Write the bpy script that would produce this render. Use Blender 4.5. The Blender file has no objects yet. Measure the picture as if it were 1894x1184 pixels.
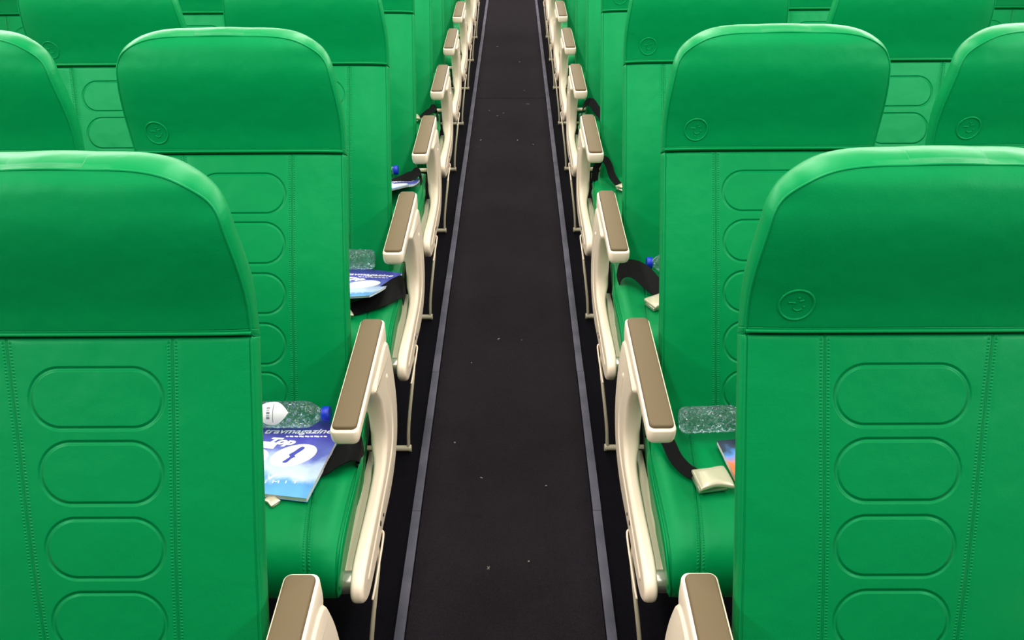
import bpy, bmesh, math, random
from mathutils import Vector, Matrix
random.seed(7)
PI = math.pi
sc = bpy.context.scene
COL = sc.collection
# ------------------------------------------------------------------ camera
PITCH, YAW, ROLL = 0.56936, -0.00601, -0.0079
fwd = Vector((math.sin(YAW)*math.cos(PITCH), math.cos(YAW)*math.cos(PITCH), -math.sin(PITCH)))
rt = fwd.cross(Vector((0, 0, 1))).normalized(); up = rt.cross(fwd)
r2 = rt*math.cos(ROLL)+up*math.sin(ROLL); u2 = -rt*math.sin(ROLL)+up*math.cos(ROLL)
cam_data = bpy.data.cameras.new('camera')
cam_data.sensor_width = 36; cam_data.sensor_fit = 'HORIZONTAL'
cam_data.lens = 1468.8*36/1894; cam_data.clip_start = .02; cam_data.clip_end = 60
cam = bpy.data.objects.new('camera', cam_data); COL.objects.link(cam)
m = Matrix((r2, u2, -fwd)).transposed().to_4x4(); m.translation = Vector((.02548, 0, 1.5617))
cam.matrix_world = m
sc.camera = cam
# ------------------------------------------------------------------ world, lights, exposure
sc.view_settings.view_transform = 'Standard'; sc.view_settings.look = 'None'
sc.view_settings.exposure = 1.0; sc.view_settings.gamma = 1.0
sc.view_settings.use_curve_mapping = False
w = bpy.data.worlds.new('world'); sc.world = w; w.use_nodes = True
w.node_tree.nodes['Background'].inputs[0].default_value = (1, .97, .92, 1)
w.node_tree.nodes['Background'].inputs[1].default_value = .05
def area(name, loc, rot, sx, sy, power, col):
    l = bpy.data.lights.new(name, 'AREA'); l.shape = 'RECTANGLE'; l.size = sx; l.size_y = sy
    l.energy = power; l.color = col
    o = bpy.data.objects.new(name, l); o.location = loc; o.rotation_euler = rot; COL.objects.link(o)
    return o
for sx in (-1, 1):
    area('aisle_ceiling_light', (sx*.42, 4.8, 2.10), (0, sx*math.radians(-12), 0), .16, 10.0, 47, (1, .955, .89))
    area('sidewall_light', (sx*1.84, 4.5, 1.86), (0, sx*math.radians(60), 0), .16, 10.6, 66, (1, .97, .93))

# ------------------------------------------------------------------ node helper
class E:
    def __init__(s, nt, sock): s.nt = nt; s.k = sock
    def _m(s, op, *a, clamp=False):
        n = s.nt.nodes.new('ShaderNodeMath'); n.operation = op; n.use_clamp = clamp
        for i, v in enumerate((s,)+a):
            if isinstance(v, E): s.nt.links.new(v.k, n.inputs[i])
            else: n.inputs[i].default_value = v
        return E(s.nt, n.outputs[0])
    def __add__(s, o): return s._m('ADD', o)
    __radd__ = __add__
    def __sub__(s, o): return s._m('SUBTRACT', o)
    def __mul__(s, o): return s._m('MULTIPLY', o)
    __rmul__ = __mul__
    def abs(s): return s._m('ABSOLUTE')
    def max(s, o): return s._m('MAXIMUM', o)
    def min(s, o): return s._m('MINIMUM', o)
    def sqrt(s): return s._m('SQRT')
    def fract(s): return s._m('FRACT')
    def bump(s, wd):            # 1 where s is 0, falling smoothly to 0 at wd
        n = s.nt.nodes.new('ShaderNodeMapRange'); n.interpolation_type = 'SMOOTHSTEP'
        s.nt.links.new(s.abs().k, n.inputs['Value'])
        n.inputs['From Min'].default_value = 0; n.inputs['From Max'].default_value = wd
        n.inputs['To Min'].default_value = 1; n.inputs['To Max'].default_value = 0
        return E(s.nt, n.outputs['Result'])
def lin(c):
    return tuple(((v/255)/12.92 if v/255 <= .04045 else ((v/255+.055)/1.055)**2.4) for v in c)+(1,)
def mat(name, rgb, rough=.5, metal=0, spec=.5, **kw):
    m = bpy.data.materials.new(name); m.use_nodes = True
    b = m.node_tree.nodes['Principled BSDF']
    b.inputs['Base Color'].default_value = lin(rgb); b.inputs['Roughness'].default_value = rough
    b.inputs['Metallic'].default_value = metal; b.inputs['Specular IOR Level'].default_value = spec
    for k, v in kw.items(): b.inputs[k.replace('_', ' ')].default_value = v
    return m
def noise(nt, vec, scale, detail=2, rough=.5):
    n = nt.nodes.new('ShaderNodeTexNoise'); n.inputs['Scale'].default_value = scale
    n.inputs['Detail'].default_value = detail; n.inputs['Roughness'].default_value = rough
    if vec is not None: nt.links.new(vec, n.inputs['Vector'])
    return E(nt, n.outputs['Fac'])
def objco(nt):
    n = nt.nodes.new('ShaderNodeTexCoord'); return n.outputs['Object']
def add_bump(m, h, dist, strength=1.0):
    nt = m.node_tree; b = nt.nodes['Principled BSDF']
    n = nt.nodes.new('ShaderNodeBump'); n.inputs['Distance'].default_value = dist
    n.inputs['Strength'].default_value = strength
    nt.links.new(h.k, n.inputs['Height']); nt.links.new(n.outputs[0], b.inputs['Normal'])
def speckle(m, rgb_a, rgb_b, scale, lo=.4, hi=.6):
    nt = m.node_tree; b = nt.nodes['Principled BSDF']
    f = noise(nt, objco(nt), scale, 3)
    r = nt.nodes.new('ShaderNodeValToRGB'); r.color_ramp.elements[0].position = lo; r.color_ramp.elements[1].position = hi
    r.color_ramp.elements[0].color = lin(rgb_a); r.color_ramp.elements[1].color = lin(rgb_b)
    nt.links.new(f.k, r.inputs[0]); nt.links.new(r.outputs[0], b.inputs['Base Color'])
GREEN = (0, 126, 67)
LEATHER = dict(rough=.38, spec=.26, Specular_Tint=(.30, 1, .62, 1))
def leather(kind):
    m = mat('green_leather_'+kind, GREEN, **LEATHER)
    nt = m.node_tree
    uv = nt.nodes.new('ShaderNodeUVMap'); uv.uv_map = 'UVMap'
    sp = nt.nodes.new('ShaderNodeSeparateXYZ'); nt.links.new(uv.outputs[0], sp.inputs[0])
    a = E(nt, sp.outputs[0]); v = E(nt, sp.outputs[1])
    oc = objco(nt)
    h = noise(nt, oc, 900, 2)*.06 + noise(nt, oc, 14, 2)*1.5 + noise(nt, oc, 60, 2)*.12
    def seam(line, vmask=None):
        d = a - line if not isinstance(line, E) else a - line
        g = d.bump(.0022)*-1.0
        tick = ((v*210.0).fract()-.5).bump(.42)
        st = (d.abs()-.0052).bump(.0028)*tick
        return g*1.0 + st*.55 + (d.abs()).bump(.014)*-.5
    if kind == 'back':
        h = h + seam(v*.016+.117) + seam(v*-.075-.117)
        dm = None
        for (c, hw, r, s) in ((.007, .0935, .0425, -.0865), (.0105, .0865, .044, -.193), (.012, .084, .0435, -.3025), (.012, .081, .045, -.413), (.012, .08, .045, -.522)):
            qx = ((a-c).abs()-(hw-r)).max(0.0); qy = v-s
            d = ((qx*qx+qy*qy).sqrt()-r)
            dm = d.abs() if dm is None else dm.min(d.abs())
        h = h + dm.bump(.0046)*-1.35
        # stitching down both outer edges
        tick = ((v*190.0).fract()-.5).bump(.4)
        h = h + (a.abs()-.222).bump(.0016)*-.5 + (a.abs()-.2245).bump(.0014)*tick*.3
    if kind == 'cushion':
        h = h + seam(v*-.12+.205) + seam(v*.12-.205)
        d = (a.abs()-.2645)
        h = h + d.bump(.0022)*-1.0
    # fine pull wrinkles across the edges
    cw = nt.nodes.new('ShaderNodeCombineXYZ'); nt.links.new((a*14.0).k, cw.inputs[0]); nt.links.new((v*150.0).k, cw.inputs[1])
    edge = (((a.abs()-.185)*22.0).max(0.0)).min(1.0)
    if kind != 'cushion': h = h + noise(nt, cw.outputs[0], 1.0, 2)*edge*.16
    if kind == 'head':
        h = h + (v-.0105).bump(.001)*-.3
    add_bump(m, h, .0020, 1.0)
    return m
M = dict(
    back=leather('back'), head=leather('head'), cushion=leather('cushion'), piping=mat('green_piping', GREEN, **LEATHER),
    white=mat('cream_plastic', (250, 227, 207), .32, spec=.45), taupe=mat('taupe_pad', (106, 90, 68), .55, spec=.14),
    rail=mat('warm_grey_rail', (206, 192, 168), .35, spec=.5), steel=mat('brushed_steel', (200, 190, 180), .28, metal=.85),
    darkleg=mat('dark_seat_leg', (38, 36, 38), .5), belt=mat('black_webbing', (13, 12, 14), .7, spec=.12),
    buckle=mat('ivory_buckle', (214, 203, 178), .32, metal=.35), cap=mat('blue_cap', (8, 48, 196), .4),
    paper=mat('white_paper_edge', (232, 224, 220), .6), ink=mat('white_ink', (255, 250, 246), .5), navyink=mat('indigo_ink', (62, 70, 170), .5),
    label=mat('bottle_label', (236, 232, 240), .5), labelgrey=mat('label_print', (120, 124, 140), .5),
    wall=mat('cabin_lining', (225, 222, 216), .6), bag=mat('dark_strap_slot', (12, 11, 12), .6),
)
nt = M['taupe'].node_tree; add_bump(M['taupe'], noise(nt, objco(nt), 1200, 2), .0002, .6)
nt = M['belt'].node_tree
uvn = nt.nodes.new('ShaderNodeUVMap'); uvn.uv_map = 'UVMap'; spn = nt.nodes.new('ShaderNodeSeparateXYZ'); nt.links.new(uvn.outputs[0], spn.inputs[0])
add_bump(M['belt'], ((E(nt, spn.outputs[0])*5.0).fract()-.5).abs()+((E(nt, spn.outputs[1])*400.0).fract()-.5).abs()*.5, .0006, .8)
# bottle plastic full of water
g = mat('water_filled_plastic', (205, 242, 248), .02, **{}); b = g.node_tree.nodes['Principled BSDF']
b.inputs['Transmission Weight'].default_value = .96; b.inputs['IOR'].default_value = 1.40; b.inputs['Specular IOR Level'].default_value = .8
nt = g.node_tree; add_bump(g, noise(nt, objco(nt), 75, 1), .012, 1.0)
M['water'] = g
# carpets
def carpet(name, ca, cb, seamy=False):
    m = mat(name, ca, .95, spec=.08); nt = m.node_tree; b = nt.nodes['Principled BSDF']
    oc = objco(nt)
    f = noise(nt, oc, 7, 5, .65)*.35 + noise(nt, oc, 420, 2)*.9
    r = nt.nodes.new('ShaderNodeValToRGB'); r.color_ramp.elements[0].position = .42; r.color_ramp.elements[1].position = .82
    r.color_ramp.elements[0].color = lin(ca); r.color_ramp.elements[1].color = lin(cb)
    nt.links.new(f.k, r.inputs[0]); nt.links.new(r.outputs[0], b.inputs['Base Color'])
    add_bump(m, noise(nt, oc, 500, 2), .003, .8)
    return m
M['carpet'] = carpet('charcoal_aisle_carpet', (24, 20, 25), (36, 31, 36))
M['sidecarpet'] = carpet('black_side_carpet', (11, 9, 14), (19, 16, 24))
M['strip'] = mat('grey_path_strip', (92, 88, 106), .5, spec=.4); speckle(M['strip'], (66, 64, 80), (84, 80, 96), 9)
M['lint'] = mat('pale_lint', (140, 132, 128), .9)
# magazine covers (printed pictures)
def cover(name, stops, horiz=False):
    m = mat(name, (90, 90, 180), .3, spec=.4); nt = m.node_tree; b = nt.nodes['Principled BSDF']
    oc = nt.nodes.new('ShaderNodeTexCoord').outputs['Object']
    sp = nt.nodes.new('ShaderNodeSeparateXYZ'); nt.links.new(oc, sp.inputs[0])
    v = (E(nt, sp.outputs[1])+.1125)*(1/.225)
    f = v + (noise(nt, oc, 22, 4)-.5)*.38
    r = nt.nodes.new('ShaderNodeValToRGB'); els = r.color_ramp.elements
    while len(els) < len(stops): els.new(.5)
    for e, (p, c) in zip(els, stops): e.position = p; e.color = lin(c)
    nt.links.new(f.k, r.inputs[0]); nt.links.new(r.outputs[0], b.inputs['Base Color'])
    return m
M['cover_blue'] = cover('cover_indigo_sky', [(0, (110, 178, 236)), (.16, (98, 160, 228)), (.27, (206, 222, 246)), (.42, (190, 205, 242)), (.56, (104, 112, 200)), (.75, (78, 76, 176)), (1, (58, 56, 150))])
M['cover_orange'] = cover('cover_orange_rock', [(0, (120, 96, 60)), (.3, (176, 108, 70)), (.5, (222, 96, 48)), (.72, (240, 130, 90)), (.8, (96, 150, 226)), (.9, (60, 70, 92)), (1, (40, 46, 66))])

# ------------------------------------------------------------------ mesh helpers
def mesh(name, V, F, material, parent=None, uv=None, smooth=True, loc=None):
    me = bpy.data.meshes.new(name); me.from_pydata([tuple(v) for v in V], [], F); me.validate(); me.update()
    bm = bmesh.new(); bm.from_mesh(me); bmesh.ops.recalc_face_normals(bm, faces=bm.faces); bm.to_mesh(me); bm.free()
    if uv:
        ul = me.uv_layers.new(name='UVMap')
        for lp in me.loops: ul.data[lp.index].uv = uv(me.vertices[lp.vertex_index].co, lp.vertex_index)
    me.polygons.foreach_set('use_smooth', [smooth]*len(me.polygons))
    me.materials.append(material)
    o = bpy.data.objects.new(name, me); COL.objects.link(o)
    if parent: o.parent = parent
    if loc: o.location = loc
    return o
def sharp(o, ang=40):
    me = o.data; bm = bmesh.new(); bm.from_mesh(me)
    for e in bm.edges: e.smooth = not (len(e.link_faces) == 2 and e.calc_face_angle(0) > math.radians(ang))
    bm.to_mesh(me); bm.free(); return o
def box(V, F, lo, hi):
    b = len(V); x0, y0, z0 = lo; x1, y1, z1 = hi
    V += [(x0,y0,z0),(x1,y0,z0),(x1,y1,z0),(x0,y1,z0),(x0,y0,z1),(x1,y0,z1),(x1,y1,z1),(x0,y1,z1)]
    F += [(b,b+3,b+2,b+1),(b+4,b+5,b+6,b+7),(b,b+1,b+5,b+4),(b+1,b+2,b+6,b+5),(b+2,b+3,b+7,b+6),(b+3,b,b+4,b+7)]
def catmull(P, n=6, closed=False):
    P = [Vector(p) for p in P]; out = []; N = len(P)
    rng = range(N if closed else N-1)
    for i in rng:
        if closed: p0, p1, p2, p3 = P[i-1], P[i], P[(i+1) % N], P[(i+2) % N]
        else: p0, p1, p2, p3 = P[max(i-1, 0)], P[i], P[i+1], P[min(i+2, N-1)]
        for k in range(n):
            t = k/n
            out.append(.5*((2*p1)+(-p0+p2)*t+(2*p0-5*p1+4*p2-p3)*t*t+(-p0+3*p1-3*p2+p3)*t**3))
    if not closed: out.append(P[-1])
    return out
def tube(V, F, pts, r, seg=8, closed=False, caps=True):
    pts = [Vector(p) for p in pts]; N = len(pts); b = len(V)
    for i, p in enumerate(pts):
        if closed: t = pts[(i+1) % N]-pts[i-1]
        else: t = pts[min(i+1, N-1)]-pts[max(i-1, 0)]
        t.normalize(); ref = Vector((0, 0, 1)) if abs(t.z) < .9 else Vector((1, 0, 0))
        if i == 0: x = t.cross(ref).normalized()
        else: x = (x-t*x.dot(t)).normalized()
        y = t.cross(x)
        rr = r[i] if isinstance(r, (list, tuple)) else r
        for k in range(seg):
            a = 2*PI*k/seg; V.append(p+x*(rr*math.cos(a))+y*(rr*math.sin(a)))
    for i in range(N if closed else N-1):
        j = (i+1) % N
        for k in range(seg): F.append((b+i*seg+k, b+i*seg+(k+1) % seg, b+j*seg+(k+1) % seg, b+j*seg+k))
    if caps and not closed:
        F.append(tuple(b+k for k in range(seg))[::-1]); F.append(tuple(b+(N-1)*seg+k for k in range(seg)))
def loft(V, F, prof, x0, x1, r, nr=4, cols=1, post=None):
    """closed (y,z) profile extruded from x0 to x1, end edges rounded by radius r"""
    n = len(prof); A = sum(prof[i][0]*prof[(i+1) % n][1]-prof[(i+1) % n][0]*prof[i][1] for i in range(n))
    nrm = []
    for i in range(n):
        p, q = prof[i-1], prof[(i+1) % n]; d = Vector((q[0]-p[0], q[1]-p[1])); d = d.normalized() if d.length > 0 else Vector((1, 0))
        nn = Vector((d.y, -d.x)); nrm.append(nn if A > 0 else -nn)
    st = []
    for k in range(nr+1):
        a = PI/2*k/nr; st.append((x0+r*(1-math.sin(a)) if False else x0+r*(1-math.cos(a)), r*(1-math.sin(a))))
    for k in range(1, cols): st.append((x0+r+(x1-x0-2*r)*k/cols, 0))
    for k in range(nr+1):
        a = PI/2*(nr-k)/nr; st.append((x1-r*(1-math.cos(a)), r*(1-math.sin(a))))
    b = len(V)
    for x, ins in st:
        for p, q in zip(prof, nrm):
            v = Vector((x, p[0]-q.x*ins, p[1]-q.y*ins)); V.append(post(v) if post else v)
    S = len(st)
    for i in range(S-1):
        for k in range(n): F.append((b+i*n+k, b+i*n+(k+1) % n, b+(i+1)*n+(k+1) % n, b+(i+1)*n+k))
    F.append(tuple(b+k for k in range(n))); F.append(tuple(b+(S-1)*n+k for k in range(n))[::-1])
def empty(name, loc, label=None, cat=None, group=None, rz=0):
    o = bpy.data.objects.new(name, None); o.empty_display_size = .1; COL.objects.link(o)
    o.location = loc; o.rotation_euler = (0, 0, rz); tag(o, label, cat, group); return o
def tag(o, label=None, cat=None, group=None, kind=None):
    if label: o['label'] = label
    if cat: o['category'] = cat
    if group: o['group'] = group
    if kind: o['kind'] = kind
    return o

# ------------------------------------------------------------------ setting
def plane_box(name, lo, hi, material):
    V, F = [], []; box(V, F, lo, hi)
    return tag(mesh(name, V, F, material, smooth=False), kind='structure')
YA, YB = -1.6, 11.5
plane_box('floor', (-2.15, YA, -.06), (2.15, YB, -.004), M['sidecarpet'])
# aisle runner carpet, two lengths meeting at a seam
for i, (y0, y1) in enumerate(((YA, 5.098), (5.104, YB))):
    V, F = [], []; box(V, F, (-.226, y0, -.004), (.2235, y1, .001))
    tag(mesh('floor_aisle', V, F, M['carpet'], smooth=False), kind='structure')
for i, sx in enumerate((-1, 1)):
    V, F = [], []
    y = YA; 
    while y < YB:                         # strip is laid in lengths with small butt joints
        y2 = min(y+.62, YB)
        c = sx*.2405+(random.random()-.5)*.0012 + (.0 if sx < 0 else -.003)
        box(V, F, (c-.0112, y, -.004), (c+.0112, y2-.0015, .0028)); y = y2
    tag(mesh('trim_%d' % (i+1), V, F, M['strip'], smooth=False), kind='structure')
def wall_prof(sx):
    V, F = [], []
    P = [(2.0, 0), (2.06, .5), (2.08, 1.0), (2.02, 1.5), (1.86, 1.9), (1.66, 2.16)]
    for (x, z) in P: V += [(sx*x, YA, z), (sx*x, YB, z)]
    for (x, z) in P: V += [(sx*(x+.05), YA, z), (sx*(x+.05), YB, z)]
    n = len(P)
    for i in range(n-1):
        F.append((2*i, 2*i+1, 2*i+3, 2*i+2)); F.append((2*n+2*i, 2*n+2*i+2, 2*n+2*i+3, 2*n+2*i+1))
    F += [(0, 2*n, 2*n+1, 1), (2*n-2, 2*n-1, 4*n-1, 4*n-2)]
    F.append(tuple([2*i for i in range(n)]+[2*n+2*i for i in range(n-1, -1, -1)]))
    F.append(tuple([2*i+1 for i in range(n)]+[2*n+2*i+1 for i in range(n-1, -1, -1)]))
    return V, F
for sx, nm in ((-1, 'wall_left'), (1, 'wall_right')):
    V, F = wall_prof(sx); tag(mesh(nm, V, F, M['wall']), kind='structure')
plane_box('ceiling', (-1.75, YA, 2.16), (1.75, YB, 2.22), M['wall'])
plane_box('wall_back', (-2.1, YB, 0), (2.1, YB+.05, 2.2), M['wall'])
plane_box('wall_front', (-2.1, YA-.05, 0), (2.1, YA, 2.2), mat('grey_bulkhead', (170, 167, 163), .7))

# ------------------------------------------------------------------ seat parts (local frame: x across, y back, z up, y=0 at the headrest seam)
ZS = .9456
TY, TZ = .4662, .8847            # direction up the reclined back
NY, NZ = -.8847, .4662           # its outward normal
def smooth01(t): t = max(0, min(1, t)); return t*t*(3-2*t)
UC = [math.sin(PI/2*k/17)*.62+.38*k/17 for k in range(-17, 18)]
def shell(rows, side, capb=.004, capt=.004, mj=5):
    """rows: (cy, cz, halfwidth, (oy,oz) rear offset, edge_drop, v, arch)"""
    V, F, UV = [], [], []; N = len(UC); L = []
    for ri, (cy, cz, hw, off, drop, v, arch, nn) in enumerate(rows):
        ra, rb = rows[max(ri-1, 0)], rows[min(ri+1, len(rows)-1)]
        on = Vector((rb[1]-ra[1], 0, -(rb[2]-ra[2]))); on = on.normalized() if on.length > 1e-7 else Vector((1, 0, 0))
        if ri == 0: on = Vector((1, 0, 0))
        fr = []
        for u in UC:
            f = -drop*abs(u)**9 - drop*.45*abs(u)**3
            fr.append(Vector((hw*u, cy+nn[0]*f, cz+nn[1]*f-arch*u*u)))
        re = [Vector((p.x*.965, p.y+off[0]-(fr[i].y-cy)*1.0, p.z+off[1])) for i, p in enumerate(fr)]
        base = len(V)
        for p in fr: V.append(p); UV.append((p.x*side, v))
        for j in range(1, mj+1):
            t = j/(mj+1); p = fr[-1].lerp(re[-1], t); p.x += .0085*math.sin(PI*t)**.8*on.x; p.z += .0085*math.sin(PI*t)**.8*on.z; V.append(p); UV.append((p.x*side+.03*side, v))
        for p in reversed(re): V.append(p); UV.append((p.x*side+5, v))
        for j in range(mj, 0, -1):
            t = j/(mj+1); p = fr[0].lerp(re[0], t); p.x -= .0085*math.sin(PI*t)**.8*on.x; p.z += .0085*math.sin(PI*t)**.8*on.z; V.append(p); UV.append((p.x*side-.03*side, v))
        L.append((base, len(V)-base))
    n = L[0][1]
    for a, b in zip(L, L[1:]):
        for k in range(n): F.append((a[0]+k, a[0]+(k+1) % n, b[0]+(k+1) % n, b[0]+k))
    for (base, _), bulge, rw, d in ((L[0], capb, rows[0], -1), (L[-1], capt, rows[-1], 1)):
        grid = [[base+i for i in range(N)]]
        for j in range(1, mj+1):
            t = j/(mj+1); row = []
            for i, u in enumerate(UC):
                if i == 0: row.append(base+2*N+2*mj-j); continue
                if i == N-1: row.append(base+N+j-1); continue
                p = Vector(V[base+i]).lerp(Vector(V[base+2*N+mj-1-i]), t)
                p.z += d*bulge*math.sin(PI*t)**.8*(1 if d > 0 and bulge > .005 else 1-abs(u)**8)
                V.append(p); UV.append((p.x*side+9, rw[5])); row.append(len(V)-1)
            grid.append(row)
        grid.append([base+2*N+mj-1-i for i in range(N)])
        for a, b in zip(grid, grid[1:]):
            for i in range(N-1): F.append((a[i], a[i+1], b[i+1], b[i]))
    return V, F, UV
HP = catmull([(0.0, .0, .0015), (0, .001, .022), (0, .002, .05), (0, -.001, .09), (0, -.0045, .135), (0, -.004, .17), (0, .0015, .199), (0, .009, .222), (0, .024, .240)], 10)
ZT = .240
def head_c(z):
    for a, b in zip(HP, HP[1:]):
        if a.z <= z <= b.z: t = (z-a.z)/(b.z-a.z); return a.y+(b.y-a.y)*t
    return HP[-1].y if z > .1 else HP[0].y
HW = .2245
def head_w(z):
    b = HW+.0035*math.sin(PI*min(z/.16, 1))-.011*max(0, (z-.03)/.21)**1.5
    if z < .15: return b
    q = min(1, (z-.15)/(ZT-.15)); return .05+(b-.05)*max(0, 1-q**3.2)**(1/3.2)
def head_rows():
    zs = [.0018, .003, .005, .008, .012, .018]+[.018+.132*k/12 for k in range(1, 13)]
    zs += [.15+(ZT-.15)*math.sin(PI/2*k/26) for k in range(1, 27)]
    R = []
    for z in zs:
        y = head_c(z); dz = .003; d = Vector((head_c(min(z+dz, ZT))-head_c(max(z-dz, .0016)), min(z+dz, ZT)-max(z-dz, .0016))).normalized()
        kn = 1-smooth01((z-.004)/.03); nn = Vector((-d.y*(1-kn)+NY*kn, d.x*(1-kn)+NZ*kn)).normalized()
        k = smooth01(z/.08); kt = smooth01((z-.19)/.05); off = (.05+.014*k, -.024*(1-k))
        low = max(0, 1-(z-.0018)/.005); dip = -.002*low*low
        R.append((y+nn[0]*dip, ZS+z+nn[1]*dip, head_w(z), off, .009*(1-kt), z, .0015*smooth01((z-.12)/.12), nn))
    return R
def back_rows():
    ss = [-.62, -.6, -.55]+[-.55+.53*k/22 for k in range(1, 23)]+[-.014, -.009, -.006, -.0035, -.0018]
    R = []
    for s in ss:
        low = max(0, 1-(-.0018-s)/.006); dip = -.0025*low*low
        lum = .006*math.exp(-((s+.30)/.16)**2)
        n = dip+lum
        R.append((s*TY+NY*n, ZS+s*TZ+NZ*n, HW+.001*smooth01(-s/.3), (.050, -.024), .009, s, 0, (NY, NZ)))
    return R
def front_edge(rows, sgn, inset=0):
    out = []
    for (cy, cz, hw, off, drop, v, arch, nn) in rows:
        f = -drop*1.45; out.append(Vector((sgn*(hw-.0006), cy+nn[0]*f, cz+nn[1]*f-arch)))
    return out
def build_backrest(par, side):
    R = back_rows(); V, F, UV = shell(R, side, .003, .002)
    o = mesh('backrest', V, F, M['back'], par, uv=lambda c, i: UV[i])
    for s in (-1, 1):
        V, F = [], []; tube(V, F, front_edge(R, s), .0019, 6)
        mesh('backrest_piping', V, F, M['piping'], o)
    return o
def build_headrest(par, side):
    R = head_rows(); V, F, UV = shell(R, side, .002, .0085)
    o = mesh('headrest', V, F, M['head'], par, uv=lambda c, i: UV[i])
    path = front_edge(R, -1)
    last = R[-1]
    top = []
    for u in UC[1:-1]:
        f = -last[4]*(abs(u)**9+.45*abs(u)**3); top.append(Vector((last[2]*u, last[0]+last[7][0]*f, last[1]+last[7][1]*f-last[6]*u*u)))
    path = path+top+list(reversed(front_edge(R, 1)))
    V, F = [], []; tube(V, F, path, .0019, 6)
    r0 = R[2]; low = []
    for u in UC:
        f = -r0[4]*(abs(u)**9+.45*abs(u)**3)+.0022; low.append(Vector((r0[2]*u, r0[0]+r0[7][0]*f, r0[1]+r0[7][1]*f)))
    V2, F2 = [], []; tube(V2, F2, low, .0027, 8); mesh('headrest_hem', V2, F2, M['piping'], o)
    mesh('headrest_piping', V, F, M['piping'], o)
    # embossed roundel
    ex, ez = -.164, .046
    def surf(x, z):
        hw = head_w(z); u = x/hw; return .0003+head_c(z)+(.009*abs(u)**9+.004*abs(u)**3)
    V, F = [], []
    ring = [Vector((ex+0.0235*math.cos(a), surf(ex+0.0235*math.cos(a), ez+0.0235*math.sin(a)), ZS+ez+0.0235*math.sin(a))) for a in [2*PI*k/40 for k in range(40)]]
    tube(V, F, ring, .0020, 8, closed=True)
    def stroke(pts, r):
        P = catmull([Vector((ex+x, 0, ez+z)) for x, z in pts], 4)
        tube(V, F, [Vector((p.x, surf(p.x, p.z)-.0002, ZS+p.z)) for p in P], r, 8)
    stroke([(-.0115, .0028), (-.0065, .0032), (-.002, .0026)], .0014)
    stroke([(.0005, .0105), (.003, .0112)], .0014)
    stroke([(.003, .0055), (.006, .0064), (.009, .0072)], .0014)
    stroke([(.0095, -.0035), (.0115, -.0022)], .0014)
    stroke([(-.0035, -.0062), (0, -.0088), (.004, -.009), (.008, -.0065)], .0014)
    stroke([(-.003, .0026), (-.0035, -.002), (-.0035, -.0062)], .0009)
    tag(mesh('emblem', V, F, M['piping'], o), 'round embossed emblem')
    return o
def build_cushion(par, side):
    top = [(-.19, .405), (-.25, .413), (-.35, .420), (-.45, .425), (-.54, .427), (-.60, .422), (-.635, .408), (-.656, .383), (-.662, .352), (-.655, .32), (-.638, .297), (-.60, .286)]
    bot = [(-.45, .300), (-.30, .300), (-.20, .31), (-.185, .36)]
    prof = [(p.y, p.z) for p in catmull([Vector((0, a, b)) for a, b in top+bot], 5, closed=True)]
    def post(v):
        t = smooth01((v.z-.30)/.12)
        v.z -= .009*abs(v.x/.268)**4*t
        v.z -= .004*math.exp(-(v.x/.12)**2)*t*0
        v.x *= (.962+.038*t)*(1-.055*smooth01((v.y+.40)/.10))
        return v
    V, F = [], []; loft(V, F, prof, -.274, .274, .013, 5, 22, post)
    o = mesh('seat_cushion', V, F, M['cushion'], par, uv=lambda c, i: (c.x*side, c.y+.6 if c.z > .36 else -.06))
    sharp(o, 60)
    for sg in (-1, 1):
        V, F = [], []
        tube(V, F, catmull([post(Vector((sg*.2705, p[0]+(0 if p[1] > .39 else .0015), p[1]-.0022))) for p in top[:10]], 4), .0022, 6)
        mesh('cushion_piping', V, F, M['piping'], o)
    return o
ARM = [(-.118, .585), (-.126, .594), (-.30, .5925), (-.478, .5845), (-.489, .578), (-.491, .568), (-.480, .556), (-.44, .548), (-.33, .543), (-.24, .520), (-.20, .48), (-.13, .47), (-.112, .53)]
PANEL = [(-.150, .560), (-.118, .50), (-.104, .42), (-.108, .345), (-.145, .282), (-.21, .247), (-.30, .236), (-.42, .247), (-.55, .252), (-.612, .262), (-.645, .287), (-.652, .312),
         (-.635, .333), (-.58, .340), (-.45, .337), (-.345, .338), (-.300, .350), (-.272, .38), (-.268, .43), (-.280, .48), (-.305, .52), (-.325, .553), (-.24, .566)]
def rrect(x0, x1, y0, y1, r, n=5):
    P = []
    for cx, cy, a0 in ((x1-r, y1-r, 0), (x0+r, y1-r, 90), (x0+r, y0+r, 180), (x1-r, y0+r, 270)):
        for k in range(n+1): a = math.radians(a0+90*k/n); P.append((cx+r*math.cos(a), cy+r*math.sin(a)))
    # extra points on the long sides
    out = []
    for k in range(len(P)):
        p, q = P[k], P[(k+1) % len(P)]; out.append(p)
        if abs(p[1]-q[1]) > .1:
            for t in range(1, 6): out.append((p[0]+(q[0]-p[0])*t/6, p[1]+(q[1]-p[1])*t/6))
    return out
def slab(V, F, x0, x1, y0, y1, r, layers, zf):
    b = len(V); n = None
    for ins, dz in layers:
        P = rrect(x0+ins, x1-ins, y0+ins, y1-ins, max(.0015, r-ins*.6)); n = len(P)
        for (x, y) in P: V.append(Vector((x, y, zf(y, dz))))
    for i in range(len(layers)-1):
        for k in range(n): F.append((b+i*n+k, b+i*n+(k+1) % n, b+(i+1)*n+(k+1) % n, b+(i+1)*n+k))
    F.append(tuple(b+k for k in range(n))[::-1]); e = b+(len(layers)-1)*n; F.append(tuple(e+k for k in range(n)))
def arm_top(y): return .5985+(y+.124)*.024
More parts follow.
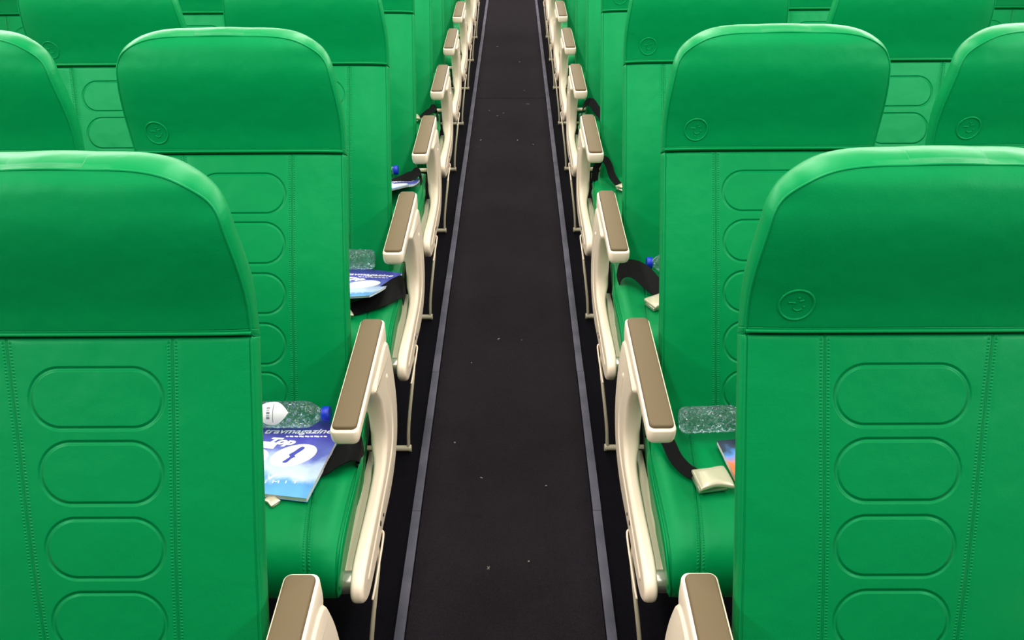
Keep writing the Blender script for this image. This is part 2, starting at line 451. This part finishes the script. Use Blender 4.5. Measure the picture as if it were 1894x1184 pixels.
def build_arm(par, d, xc):
    """d = +1 when the aisle is on the +x side; xc = local x of the armrest centre line"""
    V, F = [], []
    def zb(y, dz): return arm_top(y)+(dz if dz > -.012 else dz*(1.0+1.1*smooth01((y+.36)/.2)))
    slab(V, F, xc-.0275, xc+.0275, -.499, -.121, .0125, [(.012, -.036), (.007, -.035), (.003, -.031), (.001, -.025), (0, -.017), (0, -.004), (.0008, -.0018), (.0025, -.0004), (.0042, 0)], zb)
    arm = sharp(mesh('armrest', V, F, M['white'], par), 50)
    V, F = [], []
    slab(V, F, xc-.0232, xc+.0232, -.492, -.128, .0095, [(.0012, -.001), (.0, .0005), (0, .0035), (.0007, .0052), (.0022, .0064), (.0045, .0068)], lambda y, dz: arm_top(y)+dz)
    tag(sharp(mesh('armrest_pad', V, F, M['taupe'], arm), 50), 'taupe padded top')
    return arm
def build_side(par, d):
    xo = d*(.573-.2655)      # outer face
    prof = [(p.y, p.z) for p in catmull([Vector((0, a, b)) for a, b in PANEL], 4, closed=True)]
    a, b = sorted((xo, xo-d*.026))
    def post(v):
        t = (xo-v.x)*d/.026; v.x -= d*.012*t*smooth01((v.z-.325)/.04); return v
    V, F = [], []; loft(V, F, prof, a, b, .009, 5, 2, post)
    side = mesh('side_panel', V, F, M['white'], par)
    # raised rim that follows the outer edge
    V, F = [], []
    P = catmull([Vector((xo-d*.004, y, z)) for y, z in ((-.20, .50), (-.185, .42), (-.19, .36), (-.225, .318), (-.29, .303), (-.40, .302), (-.52, .300), (-.60, .300))], 6)
    tube(V, F, P, .0065, 8)
    mesh('panel_ridge', V, F, M['white'], side)
    for yy, zz, r_ in ((-.44, .285, .006), (-.405, .274, .004)):
        V, F = [], []; tube(V, F, [(xo-d*.002, yy, zz), (xo+d*.0012, yy, zz)], r_, 12)
        mesh('screw_cover', V, F, M['darkleg'], side)
    # recline lever strip along the lower outer edge
    V, F = [], []; tube(V, F, catmull([(xo-d*.001, -.43, .252), (xo+d*.004, -.45, .252), (xo+d*.004, -.56, .246), (xo+d*.002, -.60, .240)], 5), .0024, 8)
    mesh('trim_lever', V, F, M['white'], side)
    # seat rail with its round end cap
    V, F = [], []
    a, b = sorted((xo-d*.027, xo-d*.050))
    loft(V, F, [(-.25, .318), (-.60, .328), (-.60, .295), (-.25, .285)], a, b, .003, 2)
    rail = sharp(mesh('side_rail', V, F, M['rail'], par), 30)
    V, F = [], []; tube(V, F, [(xo-d*.026, -.615, .312), (xo-d*.056, -.615, .312)], .022, 20); tube(V, F, [(xo-d*.05, -.615, .312), (xo-d*.09, -.615, .312)], .0195, 20)
    sharp(mesh('tube_end_cap', V, F, M['steel'], rail), 30)
    # recline pivot tube behind the cushion
    V, F = [], []; tube(V, F, [(xo-d*.02, -.235, .43), (xo-d*.085, -.235, .43)], .007, 12)
    mesh('pivot_tube', V, F, M['white'], par)
    # luggage bar below the seat
    V, F = [], []
    xb = xo-d*.0215
    tube(V, F, catmull([(xb, -.607, .012), (xb+d*.003, -.597, .07), (xb+d*.010, -.575, .135), (xb+d*.017, -.535, .195), (xb+d*.018, -.49, .225), (xb+d*.010, -.45, .252)], 6), .0048, 10)
    tube(V, F, [(xb+d*.003, -.607, .012), (xb-d*.30, -.607, .012)], .0085, 12)
    tube(V, F, [(xb+d*.002, -.607, .012), (xb+d*.008, -.607, .012)], .0105, 12)
    sharp(mesh('luggage_bar', V, F, M['rail'], par), 50)
def build_legs(par, d):
    for yy, y2 in ((-.52, -.56), (-.22, -.12)):
        V, F = [], []
        tube(V, F, [(-d*.06, yy, .31), (-d*.06, y2, .02)], .016, 12)
        loft(V, F, [(y2-.05, 0), (y2-.05, .012), (y2-.02, .022), (y2+.02, .022), (y2+.05, .012), (y2+.05, 0)], -d*.06-.022, -d*.06+.022, .003, 2)
        mesh('leg', V, F, M['darkleg'], par)
    V, F = [], []
    for yy in (-.52, -.24): tube(V, F, [(-.28, yy, .29), (.28, yy, .29)], .018, 12)
    mesh('seat_frame', V, F, M['darkleg'], par)

PITCHY, Y0 = .71, .922
XC = {'A': .573, 'B': 1.149, 'C': 1.725}
def make_seat(d, aisle):
    s = empty('airline_seat', (0, 0, 0))
    build_backrest(s, d); build_headrest(s, d); build_cushion(s, d)
    if aisle:
        build_arm(s, d, d*(.573-.2975)); build_side(s, d)
    build_legs(s, d)
    if not aisle:
        build_arm(s, d, d*.288)
    return s
def copy_tree(o, parent=None):
    c = o.copy(); COL.objects.link(c); c.parent = parent
    for ch in list(o.children): copy_tree(ch, c)
    return c
ordw = ['nearest', 'second', 'third', 'fourth', 'fifth', 'sixth', 'seventh', 'eighth', 'ninth', 'tenth', 'eleventh']
seats = {}
extra = {(-1, 'A', 0): 'backrest filling the photo lower left', (1, 'A', 0): 'backrest filling the photo lower right',
         (-1, 'A', 1): 'bottle and magazine on it', (1, 'A', 1): 'bottle and ivory buckle on it',
         (-1, 'A', 2): 'propped-up magazine on it', (1, 'A', 2): 'thick black belt on it',
         (-1, 'A', 3): 'blue bottle cap showing', (1, 'A', 3): 'belt arching behind its armrest'}
def seat_label(d, c, k):
    nm = {'A': 'aisle', 'B': 'middle', 'C': 'window'}[c]; sd = 'left' if d < 0 else 'right'
    row = 'nearest row' if k == 0 else ordw[k]+' row'
    t = 'green %s seat %s of the aisle, %s' % (nm, sd, row)
    if (d, c, k) in extra: t += ', '+extra[(d, c, k)]
    return t
for side in (-1, 1):
    d = -side                                 # aisle lies on +x for the left block
    pa = make_seat(d, True); pb = make_seat(d, False)
    ua = ub = False
    for c in 'ABC':
        for k in range(10 if c == 'A' else 6):
            if c == 'A': o = pa if not ua else copy_tree(pa); ua = True
            else: o = pb if not ub else copy_tree(pb); ub = True
            o.location = (side*XC[c], Y0+PITCHY*k, 0)
            tag(o, seat_label(side, c, k), 'seat', 'green airline seats in rows')
            seats[(side, c, k)] = o

# ------------------------------------------------------------------ seat belts (part of their seat)
def ribbon(V, F, UVl, pts, wid, th=.0016, n=6):
    """pts: (centre, width direction)"""
    C = catmull([p for p, _ in pts], n); W = catmull([q for _, q in pts], n)
    b = len(V); acc = 0
    for i, (c, q) in enumerate(zip(C, W)):
        t = (C[min(i+1, len(C)-1)]-C[max(i-1, 0)]).normalized(); q = (q-t*q.dot(t)).normalized(); nn = t.cross(q)
        if i: acc += (C[i]-C[i-1]).length
        for sx, sn in ((-1, -1), (1, -1), (1, 1), (-1, 1)):
            V.append(c+q*(sx*wid/2)+nn*(sn*th/2)); UVl.append(((sx+1)/2, acc))
    for i in range(len(C)-1):
        for k in range(4): F.append((b+4*i+k, b+4*i+(k+1) % 4, b+4*i+4+(k+1) % 4, b+4*i+4+k))
    F.append((b, b+1, b+2, b+3)); e = b+4*(len(C)-1); F.append((e+3, e+2, e+1, e))
def belt(seat, pts, wid=.045, buckle=None):
    """pts in world coordinates: (x,y,z, wx,wy,wz)"""
    org = seat.location
    V, F, U = [], [], []
    ribbon(V, F, U, [(Vector(p[:3])-org, Vector(p[3:])) for p in pts], wid)
    o = sharp(mesh('seat_belt', V, F, M['belt'], seat, uv=lambda c, i: U[i]), 50)
    if buckle:
        (x, y, z, ang, sc_) = buckle
        bk = build_buckle(o, sc_); bk.location = Vector((x, y, z))-org; bk.rotation_euler = (0, 0, ang)
    return o
def build_buckle(par, s=1.0):
    # lift-flap airline buckle: flared flap on a shallow tray
    V, F = [], []
    pl = [(-.030, -.021), (-.026, -.025), (.0, -.022), (.028, -.027), (.033, -.022), (.034, 0), (.033, .022), (.028, .027), (.0, .022), (-.026, .025), (-.030, .021)]
    P = catmull([Vector((x, y, 0)) for x, y in pl], 3, closed=True)
    n = len(P); b = 0
    lay = [(1.0, .010), (1.02, .013), (1.0, .0165), (.93, .0185), (.5, .0205)]
    for sc_, z in lay:
        for p in P: V.append(Vector((p.x*sc_, p.y*sc_, z+.004*math.cos(p.x*45))))
    for i in range(len(lay)-1):
        for k in range(n): F.append((i*n+k, i*n+(k+1) % n, (i+1)*n+(k+1) % n, (i+1)*n+k))
    F.append(tuple(range(n))); F.append(tuple((len(lay)-1)*n+k for k in range(n)))
    V = [v*s for v in V]
    o = mesh('buckle', V, F, M['buckle'], par); tag(o, 'ivory metal lift-flap buckle')
    V, F = [], []
    loft(V, F, [(-.020, .0), (-.021, .004), (-.018, .0105), (.018, .0105), (.021, .004), (.020, .0)], -.031, .024, .003, 3)
    V = [Vector(v)*s for v in V]
    mesh('buckle_tray', V, F, M['steel'], o)
    return o
ZC = .428
Y = lambda k: Y0+PITCHY*k
S = seats
# left, second row: strap comes over the panel and runs under the magazine
belt(S[(-1, 'A', 1)], [(-.306, 1.262, .385, 0, 1, 0), (-.306, 1.260, .425, .0, 1, 0), (-.309, 1.258, .437, .05, 1, .05), (-.325, 1.250, .440, .15, 1, .05), (-.348, 1.236, .4345, .2, 1, 0), (-.375, 1.222, .4288, .2, 1, 0), (-.42, 1.205, .4288, .1, 1, 0), (-.50, 1.20, .4288, 0, 1, 0)],
     .072, (-.452, 1.114, .4270, 2.4, .42))
# right, second row
belt(S[(1, 'A', 1)], [(.318, 1.345, .40, .6, .8, 0), (.324, 1.335, .438, .8, .3, .3), (.336, 1.310, .442, 1, .15, .2), (.347, 1.270, .436, 1, .2, .2), (.355, 1.230, .433, 1, .4, .25), (.373, 1.193, .433, .7, .7, .25), (.398, 1.172, .436, .3, 1, .3)],
     .029, (.413, 1.158, .4285, .16, 1.08))
# left, third row
belt(S[(-1, 'A', 2)], [(-.294, Y(2)-.395, .385, 0, 1, 0), (-.295, Y(2)-.398, .430, .05, 1, 0), (-.303, Y(2)-.425, .444, .2, 1, .2), (-.325, Y(2)-.455, .444, .4, 1, .3), (-.36, Y(2)-.490, .438, .4, 1, .2), (-.41, Y(2)-.515, ZC+.004, .3, 1, .1), (-.47, Y(2)-.53, ZC+.003, .1, 1, 0)],
     .06, (-.435, Y(2)-.552, ZC-.001, .5, .7))
# right, third row: fat folded bundle
belt(S[(1, 'A', 2)], [(.322, Y(2)-.335, .41, 0, 1, .2), (.328, Y(2)-.340, .444, 0, 1, .4), (.35, Y(2)-.345, .458, .1, 1, .5), (.38, Y(2)-.365, .456, .4, 1, .5), (.41, Y(2)-.41, .442, .5, 1, .3), (.435, Y(2)-.45, ZC+.005, .5, 1, 0)],
     .060, (.413, Y(2)-.500, ZC-.001, .5, 1.0))
belt(S[(-1, 'A', 3)], [(-.32, Y(3)-.30, .37, 0, 1, 0), (-.325, Y(3)-.32, .450, 0, 1, .1), (-.35, Y(3)-.34, .452, .2, 1, .3), (-.40, Y(3)-.37, .438, .3, 1, .4), (-.46, Y(3)-.40, ZC+.003, .2, 1, 0)], .05)
belt(S[(1, 'A', 3)], [(.318, Y(3)-.30, .40, 1, .3, 0), (.325, Y(3)-.28, .455, 1, .3, 0), (.345, Y(3)-.275, .487, 1, .2, .2), (.365, Y(3)-.295, .475, 1, .3, .6), (.378, Y(3)-.345, .445, 1, .3, .3), (.40, Y(3)-.40, ZC+.003, 1, .3, 0)],
     .026, (.415, Y(3)-.43, ZC-.001, -.9, .9))
belt(S[(-1, 'A', 4)], [(-.318, Y(4)-.29, .38, 0, 1, 0), (-.325, Y(4)-.31, .458, 0, 1, .2), (-.35, Y(4)-.33, .455, .2, 1, .3), (-.40, Y(4)-.36, ZC+.004, .2, 1, 0)], .05, (-.425, Y(4)-.37, ZC-.001, .3, 1.0))
belt(S[(1, 'A', 4)], [(.318, Y(4)-.30, .40, 0, 1, 0), (.33, Y(4)-.29, .458, .2, 1, .3), (.36, Y(4)-.29, .480, .2, 1, .5), (.40, Y(4)-.33, .440, .4, 1, .3), (.44, Y(4)-.38, ZC+.003, .3, 1, 0)], .05)

# ------------------------------------------------------------------ bottles (lie on their side along x)
def bottle(loc, cap_dir, label, front_label=False, rz=0, spin=0):
    o = empty('water_bottle', loc, label, 'bottle', 'small water bottles on the seats')
    L = .160; V, F = [], []
    prof = [(.0, .0), (.012, .0), (.017, .0015), (.0235, .0015), (.0275, .006), (.0288, .012)]
    x = .016
    while x < .100:
        prof += [(.0285, x), (.0290, x+.0025), (.0285, x+.005), (.0278, x+.0078)]; x += .0105
    prof += [(.0288, .104), (.0280, .112), (.0245, .122), (.019, .131), (.0140, .137), (.0125, .141), (.0150, .1425), (.0150, .1440), (.0120, .1450), (.0, .1450)]
    seg = 44; n = len(prof)
    for r, xx in prof:
        for k in range(seg):
            a = 2*PI*k/seg
            rr = r*(1+.045*math.cos(8*a)*math.cos(2*PI*xx/.0157)*(1 if .012 < xx < .118 else .0))
            V.append(Vector((xx*cap_dir, rr*math.cos(a), rr*math.sin(a))))
    for i in range(n-1):
        for k in range(seg): F.append((i*seg+k, i*seg+(k+1) % seg, (i+1)*seg+(k+1) % seg, (i+1)*seg+k))
    F = [f for f in F]
    body = mesh('bottle_body', V, F, M['water'], o, smooth=False)
    bm = bmesh.new(); bm.from_mesh(body.data); bmesh.ops.remove_doubles(bm, verts=bm.verts, dist=1e-6); bmesh.ops.recalc_face_normals(bm, faces=bm.faces); bm.to_mesh(body.data); bm.free()
    V, F = [], []; seg = 40
    pc = [(.0, .1438), (.0166, .1438), (.0172, .145), (.0168, .158), (.0154, .160), (.0, .160)]
    for r, xx in pc:
        for k in range(seg):
            rr = r*(1+.03*(k % 2)) if .145 < xx < .159 and r > .01 else r
            V.append(Vector((xx*cap_dir, rr*math.cos(2*PI*k/seg), rr*math.sin(2*PI*k/seg))))
    for i in range(len(pc)-1):
        for k in range(seg): F.append((i*seg+k, i*seg+(k+1) % seg, (i+1)*seg+(k+1) % seg, (i+1)*seg+k))
    cp = mesh('bottle_cap', V, F, M['cap'], o); tag(cp, 'blue screw cap')
    bm = bmesh.new(); bm.from_mesh(cp.data); bmesh.ops.remove_doubles(bm, verts=bm.verts, dist=1e-6); bm.to_mesh(cp.data); bm.free(); sharp(cp, 40)
    if front_label:
        def patch(x0, x1, a0, a1, r, shape):
            V, F = [], []; nx, na = 26, 20
            idx = {}
            for i in range(nx+1):
                for j in range(na+1):
                    u = -1+2*i/nx; vv = -1+2*j/na
                    hgt = shape(u); xx = (x0+x1)/2+(x1-x0)/2*u; a = (a0+a1)/2+(a1-a0)/2*vv*hgt
                    V.append(Vector((xx*cap_dir, -r*math.cos(a), r*math.sin(a))))
            for i in range(nx):
                for j in range(na): a = i*(na+1)+j; F.append((a, a+1, a+na+2, a+na+1))
            return V, F
        drop = lambda u: math.sqrt(max(0, 1-u*u)) if u < 0 else max(0, 1-u**1.6)
        V, F = patch(.012, .078, -.15, 1.75, .0306, drop)
        lb = mesh('bottle_label', V, F, M['label'], body); tag(lb, 'white drop-shaped label')
        V, F = [], []
        for (xa, xb, aa, ab) in ((.044, .0455, .1, 1.5), (.031, .038, .35, .5), (.031, .038, .56, .62), (.031, .038, .7, .86), (.031, .0375, .95, 1.0), (.031, .038, 1.08, 1.2)):
            v, f = patch(xa, xb, aa, ab, .0309, lambda u: 1); b0 = len(V); V += v; F += [tuple(q+b0 for q in t) for t in f]
        mesh('label_print', V, F, M['labelgrey'], lb)
    o.rotation_euler = (spin, 0, rz)
    return o
zb = .4545
bottle((-.536, Y(1)-.300, .4702), 1, 'clear bottle with white label and blue cap, behind the near left magazine', True, rz=0)
bottle((.378, Y(1)-.306, zb), 1, 'clear bottle, ribbed base towards the aisle, on near right green cushion', rz=.05)
bottle((-.386, Y(2)-.298, .4658), -1, 'clear bottle, base towards the aisle, behind the curled magazine', rz=0)
bottle((.565, Y(2)-.308, zb), -1, 'bottle with blue cap peeking out beyond the thick black belt, right side', rz=0)
bottle((-.585+.02, Y(3)-.295, zb), 1, 'bottle with blue cap above the far flat magazine, left third cushion', rz=0)

# ------------------------------------------------------------------ magazines
def text_mesh(txt, size, material, par, loc, shear=0, ls=1.0, align='LEFT', name='cover_lettering', rz=0, off=0, sx=1, width=None):
    c = bpy.data.curves.new('lettering', 'FONT'); c.body = txt; c.size = size; c.shear = shear; c.space_character = ls; c.align_x = align; c.extrude = .0001; c.offset = off
    t = bpy.data.objects.new('tmp', c); COL.objects.link(t); bpy.context.view_layer.update()
    dg = bpy.context.evaluated_depsgraph_get(); me = bpy.data.meshes.new_from_object(t.evaluated_get(dg))
    bpy.data.objects.remove(t); me.materials.clear(); me.materials.append(material)
    if width: xs = [v.co.x for v in me.vertices]; sx = width/(max(xs)-min(xs))
    o = bpy.data.objects.new(name, me); COL.objects.link(o); o.parent = par; o.location = loc; o.rotation_euler = (0, 0, rz); o.scale = (sx, 1, 1)
    return o
def bend_mesh(o, f):
    """bend in the magazine's own frame"""
    loc = Vector(o.location); rz = o.rotation_euler.z; sx = o.scale.x
    for v in o.data.vertices:
        p = Vector((v.co.x*sx, v.co.y, v.co.z)); p.rotate(Matrix.Rotation(rz, 3, 'Z')); q = p+loc
        p2 = q.copy(); p2.z += f(q.x, q.y); v.co = p2
    o.location = (0, 0, 0); o.rotation_euler = (0, 0, 0); o.scale = (1, 1, 1)
def magazine(corner_tr, rz, label, W=.195, H=.225, th=.0105, cov='cover_blue', art=True, curl=None):
    """local frame: origin at the centre, y up the cover; placed by its top right corner"""
    R = Matrix.Rotation(rz, 3, 'Z'); c = Vector(corner_tr)-R @ Vector((W/2, H/2, 0))
    o = empty('magazine', c, label, 'magazine', 'magazines on the seats', rz=rz)
    f = curl or (lambda x, y: 0)
    def sheet(name, z0, z1, ins, material):
        V, F = [], []; nx, ny = 24, 12
        for zz in (z0, z1):
            for j in range(ny+1):
                for i in range(nx+1):
                    x = (-W/2+ins)+(W-2*ins)*i/nx; y = (-H/2+ins)+(H-2*ins)*j/ny; V.append(Vector((x, y, zz+f(x, y))))
        s = (nx+1)*(ny+1)
        for b in (0, s):
            for j in range(ny):
                for i in range(nx): a = b+j*(nx+1)+i; F.append((a, a+1, a+nx+2, a+nx+1))
        for i in range(nx): F += [(i, i+1, s+i+1, s+i), (ny*(nx+1)+i, ny*(nx+1)+i+1, s+ny*(nx+1)+i+1, s+ny*(nx+1)+i)]
        for j in range(ny): a = j*(nx+1); F += [(a, a+nx+1, s+a+nx+1, s+a), (a+nx, a+2*nx+1, s+a+2*nx+1, s+a+nx)]
        return sharp(mesh(name, V, F, material, o), 40)
    sheet('back_cover', 0, .0004, 0, M['cover_blue' if art else cov]); sheet('pages', .0004, th-.0004, .001, M['paper'])
    sheet('front_cover', th-.0004, th, 0, M[cov])
    zt = th+.0001
    if art:
        parts = [text_mesh('travmagazine', .0215, M['ink'], o, (-.066, .057, zt), .35, 1.0, name='cover_title', off=.0003, width=.146, rz=.15)]
        V, F = [], []; xx = -.014             # tiny tagline, too small to read: a row of short strokes
        while xx < .074:
            wd = random.uniform(.004, .011); y0 = .0535+(xx+.014)*.15; box(V, F, (xx, y0, zt), (xx+wd, y0+.0026+wd*.15, zt+.0001)); xx += wd+.0022
        parts.append(mesh('cover_tagline', V, F, M['ink'], o, smooth=False))
        parts.append(text_mesh('Top', .026, M['ink'], o, (-.049, .028, zt+.0004), .5, name='cover_heading', off=.0014, width=.058, rz=.05))
        def blob(pts, z, material, name):
            P = catmull([Vector((x, y, z)) for x, y in pts], 10, closed=True); n = len(P); V = list(P)+[p+Vector((0, 0, .0001)) for p in P]
            F = [tuple(range(n, 2*n))]+[(k, (k+1) % n, n+(k+1) % n, n+k) for k in range(n)]
            q = mesh(name, V, F, material, o, smooth=False)
            bm = bmesh.new(); bm.from_mesh(q.data); bmesh.ops.triangulate(bm, faces=bm.faces); bm.to_mesh(q.data); bm.free(); return q
        # big 0 of the "50": a fat leaning oval with a slim indigo counter
        el = [(.025+.043*math.cos(a)+.010*math.sin(a), .001+.036*math.sin(a)+.006*math.cos(a)) for a in [2*PI*k/16 for k in range(16)]]
        parts.append(blob(el, zt, M['ink'], 'cover_digit'))
        parts.append(blob([(.010, -.022), (.019, -.022), (.025, -.009), (.031, -.003), (.028, .002), (.040, .024), (.032, .028), (.022, .012), (.015, .001), (.019, -.005)], zt+.0003, M['navyink'], 'cover_counter'))
        parts.append(text_mesh('5', .088, M['ink'], o, (-.082, -.033, zt), .15, name='cover_digit', off=.006, width=.062))
        parts.append(text_mesh('LIMIT', .0115, M['ink'], o, (-.022, -.088, zt), 0, 1.9, name='cover_caption', width=.086, rz=.14))
        parts.append(blob([(-.004, -.058), (.003, -.068), (.008, -.060), (.022, -.056), (.010, -.064), (.003, -.074)], zt, M['ink'], 'cover_bird'))
        for q in parts:
            if curl: bend_mesh(q, f)
    return o
ZM = .4300
m1 = magazine((-.3483, Y(1)-.298, ZM), -.155, 'indigo and sky-blue magazine with big white 0, nearest on the left')
lift = lambda hgt: (lambda x, y: hgt*max(0, min(1, (.1125-y)/.225))**1.4*(.25+.75*(x+.0975)/.195))
m2 = magazine((-.304, Y(2)-.328, ZM), -.25, 'indigo magazine propped up on a black strap in front of a bottle base', th=.006, curl=lift(.055))
m3 = magazine((-.322, Y(3)-.332, ZM), -.05, 'tilted indigo magazine, farthest of the three on the left, beside a blue cap', th=.006, curl=lift(.07))
m4 = magazine((.452+.19, Y(1)-.333, ZM), .12, 'magazine with orange and brown cover, mostly hidden beside the near right bottle', cov='cover_orange', art=False)

# ------------------------------------------------------------------ lint on the aisle carpet
def px_lint(spots):
    for i, (x, y, s) in enumerate(spots):
        V, F = [], []
        for t in range(2):
            a = random.random()*PI; dx, dy = math.cos(a)*s, math.sin(a)*s
            tube(V, F, catmull([(-dx, -dy, .0012), (s*.3*random.random(), 0, .002), (dx, dy, .0012)], 3), .0009, 5)
        o = mesh('lint', V, F, M['lint'], loc=(x, y, .001))
        tag(o, 'pale speck of lint on the dark aisle carpet', 'lint', 'specks of lint on the aisle carpet')
px_lint([(-.073, 1.623, .0035), (-.045, 1.31, .005), (-.036, 2.313, .005), (.054, 1.33, .003), (-.134, 4.849, .006), (.106, 4.974, .010), (-.082, 4.744, .006), (.088, 5.264, .005),
         (-.169, 4.321, .008), (.038, 4.317, .009), (.125, 4.247, .007), (-.046, 4.795, .004), (-.156, 1.77, .0035), (.061, 5.981, .008), (-.111, 6.435, .008), (-.125, 2.171, .0025), (.106, 1.591, .0025), (.045, 2.306, .002)])
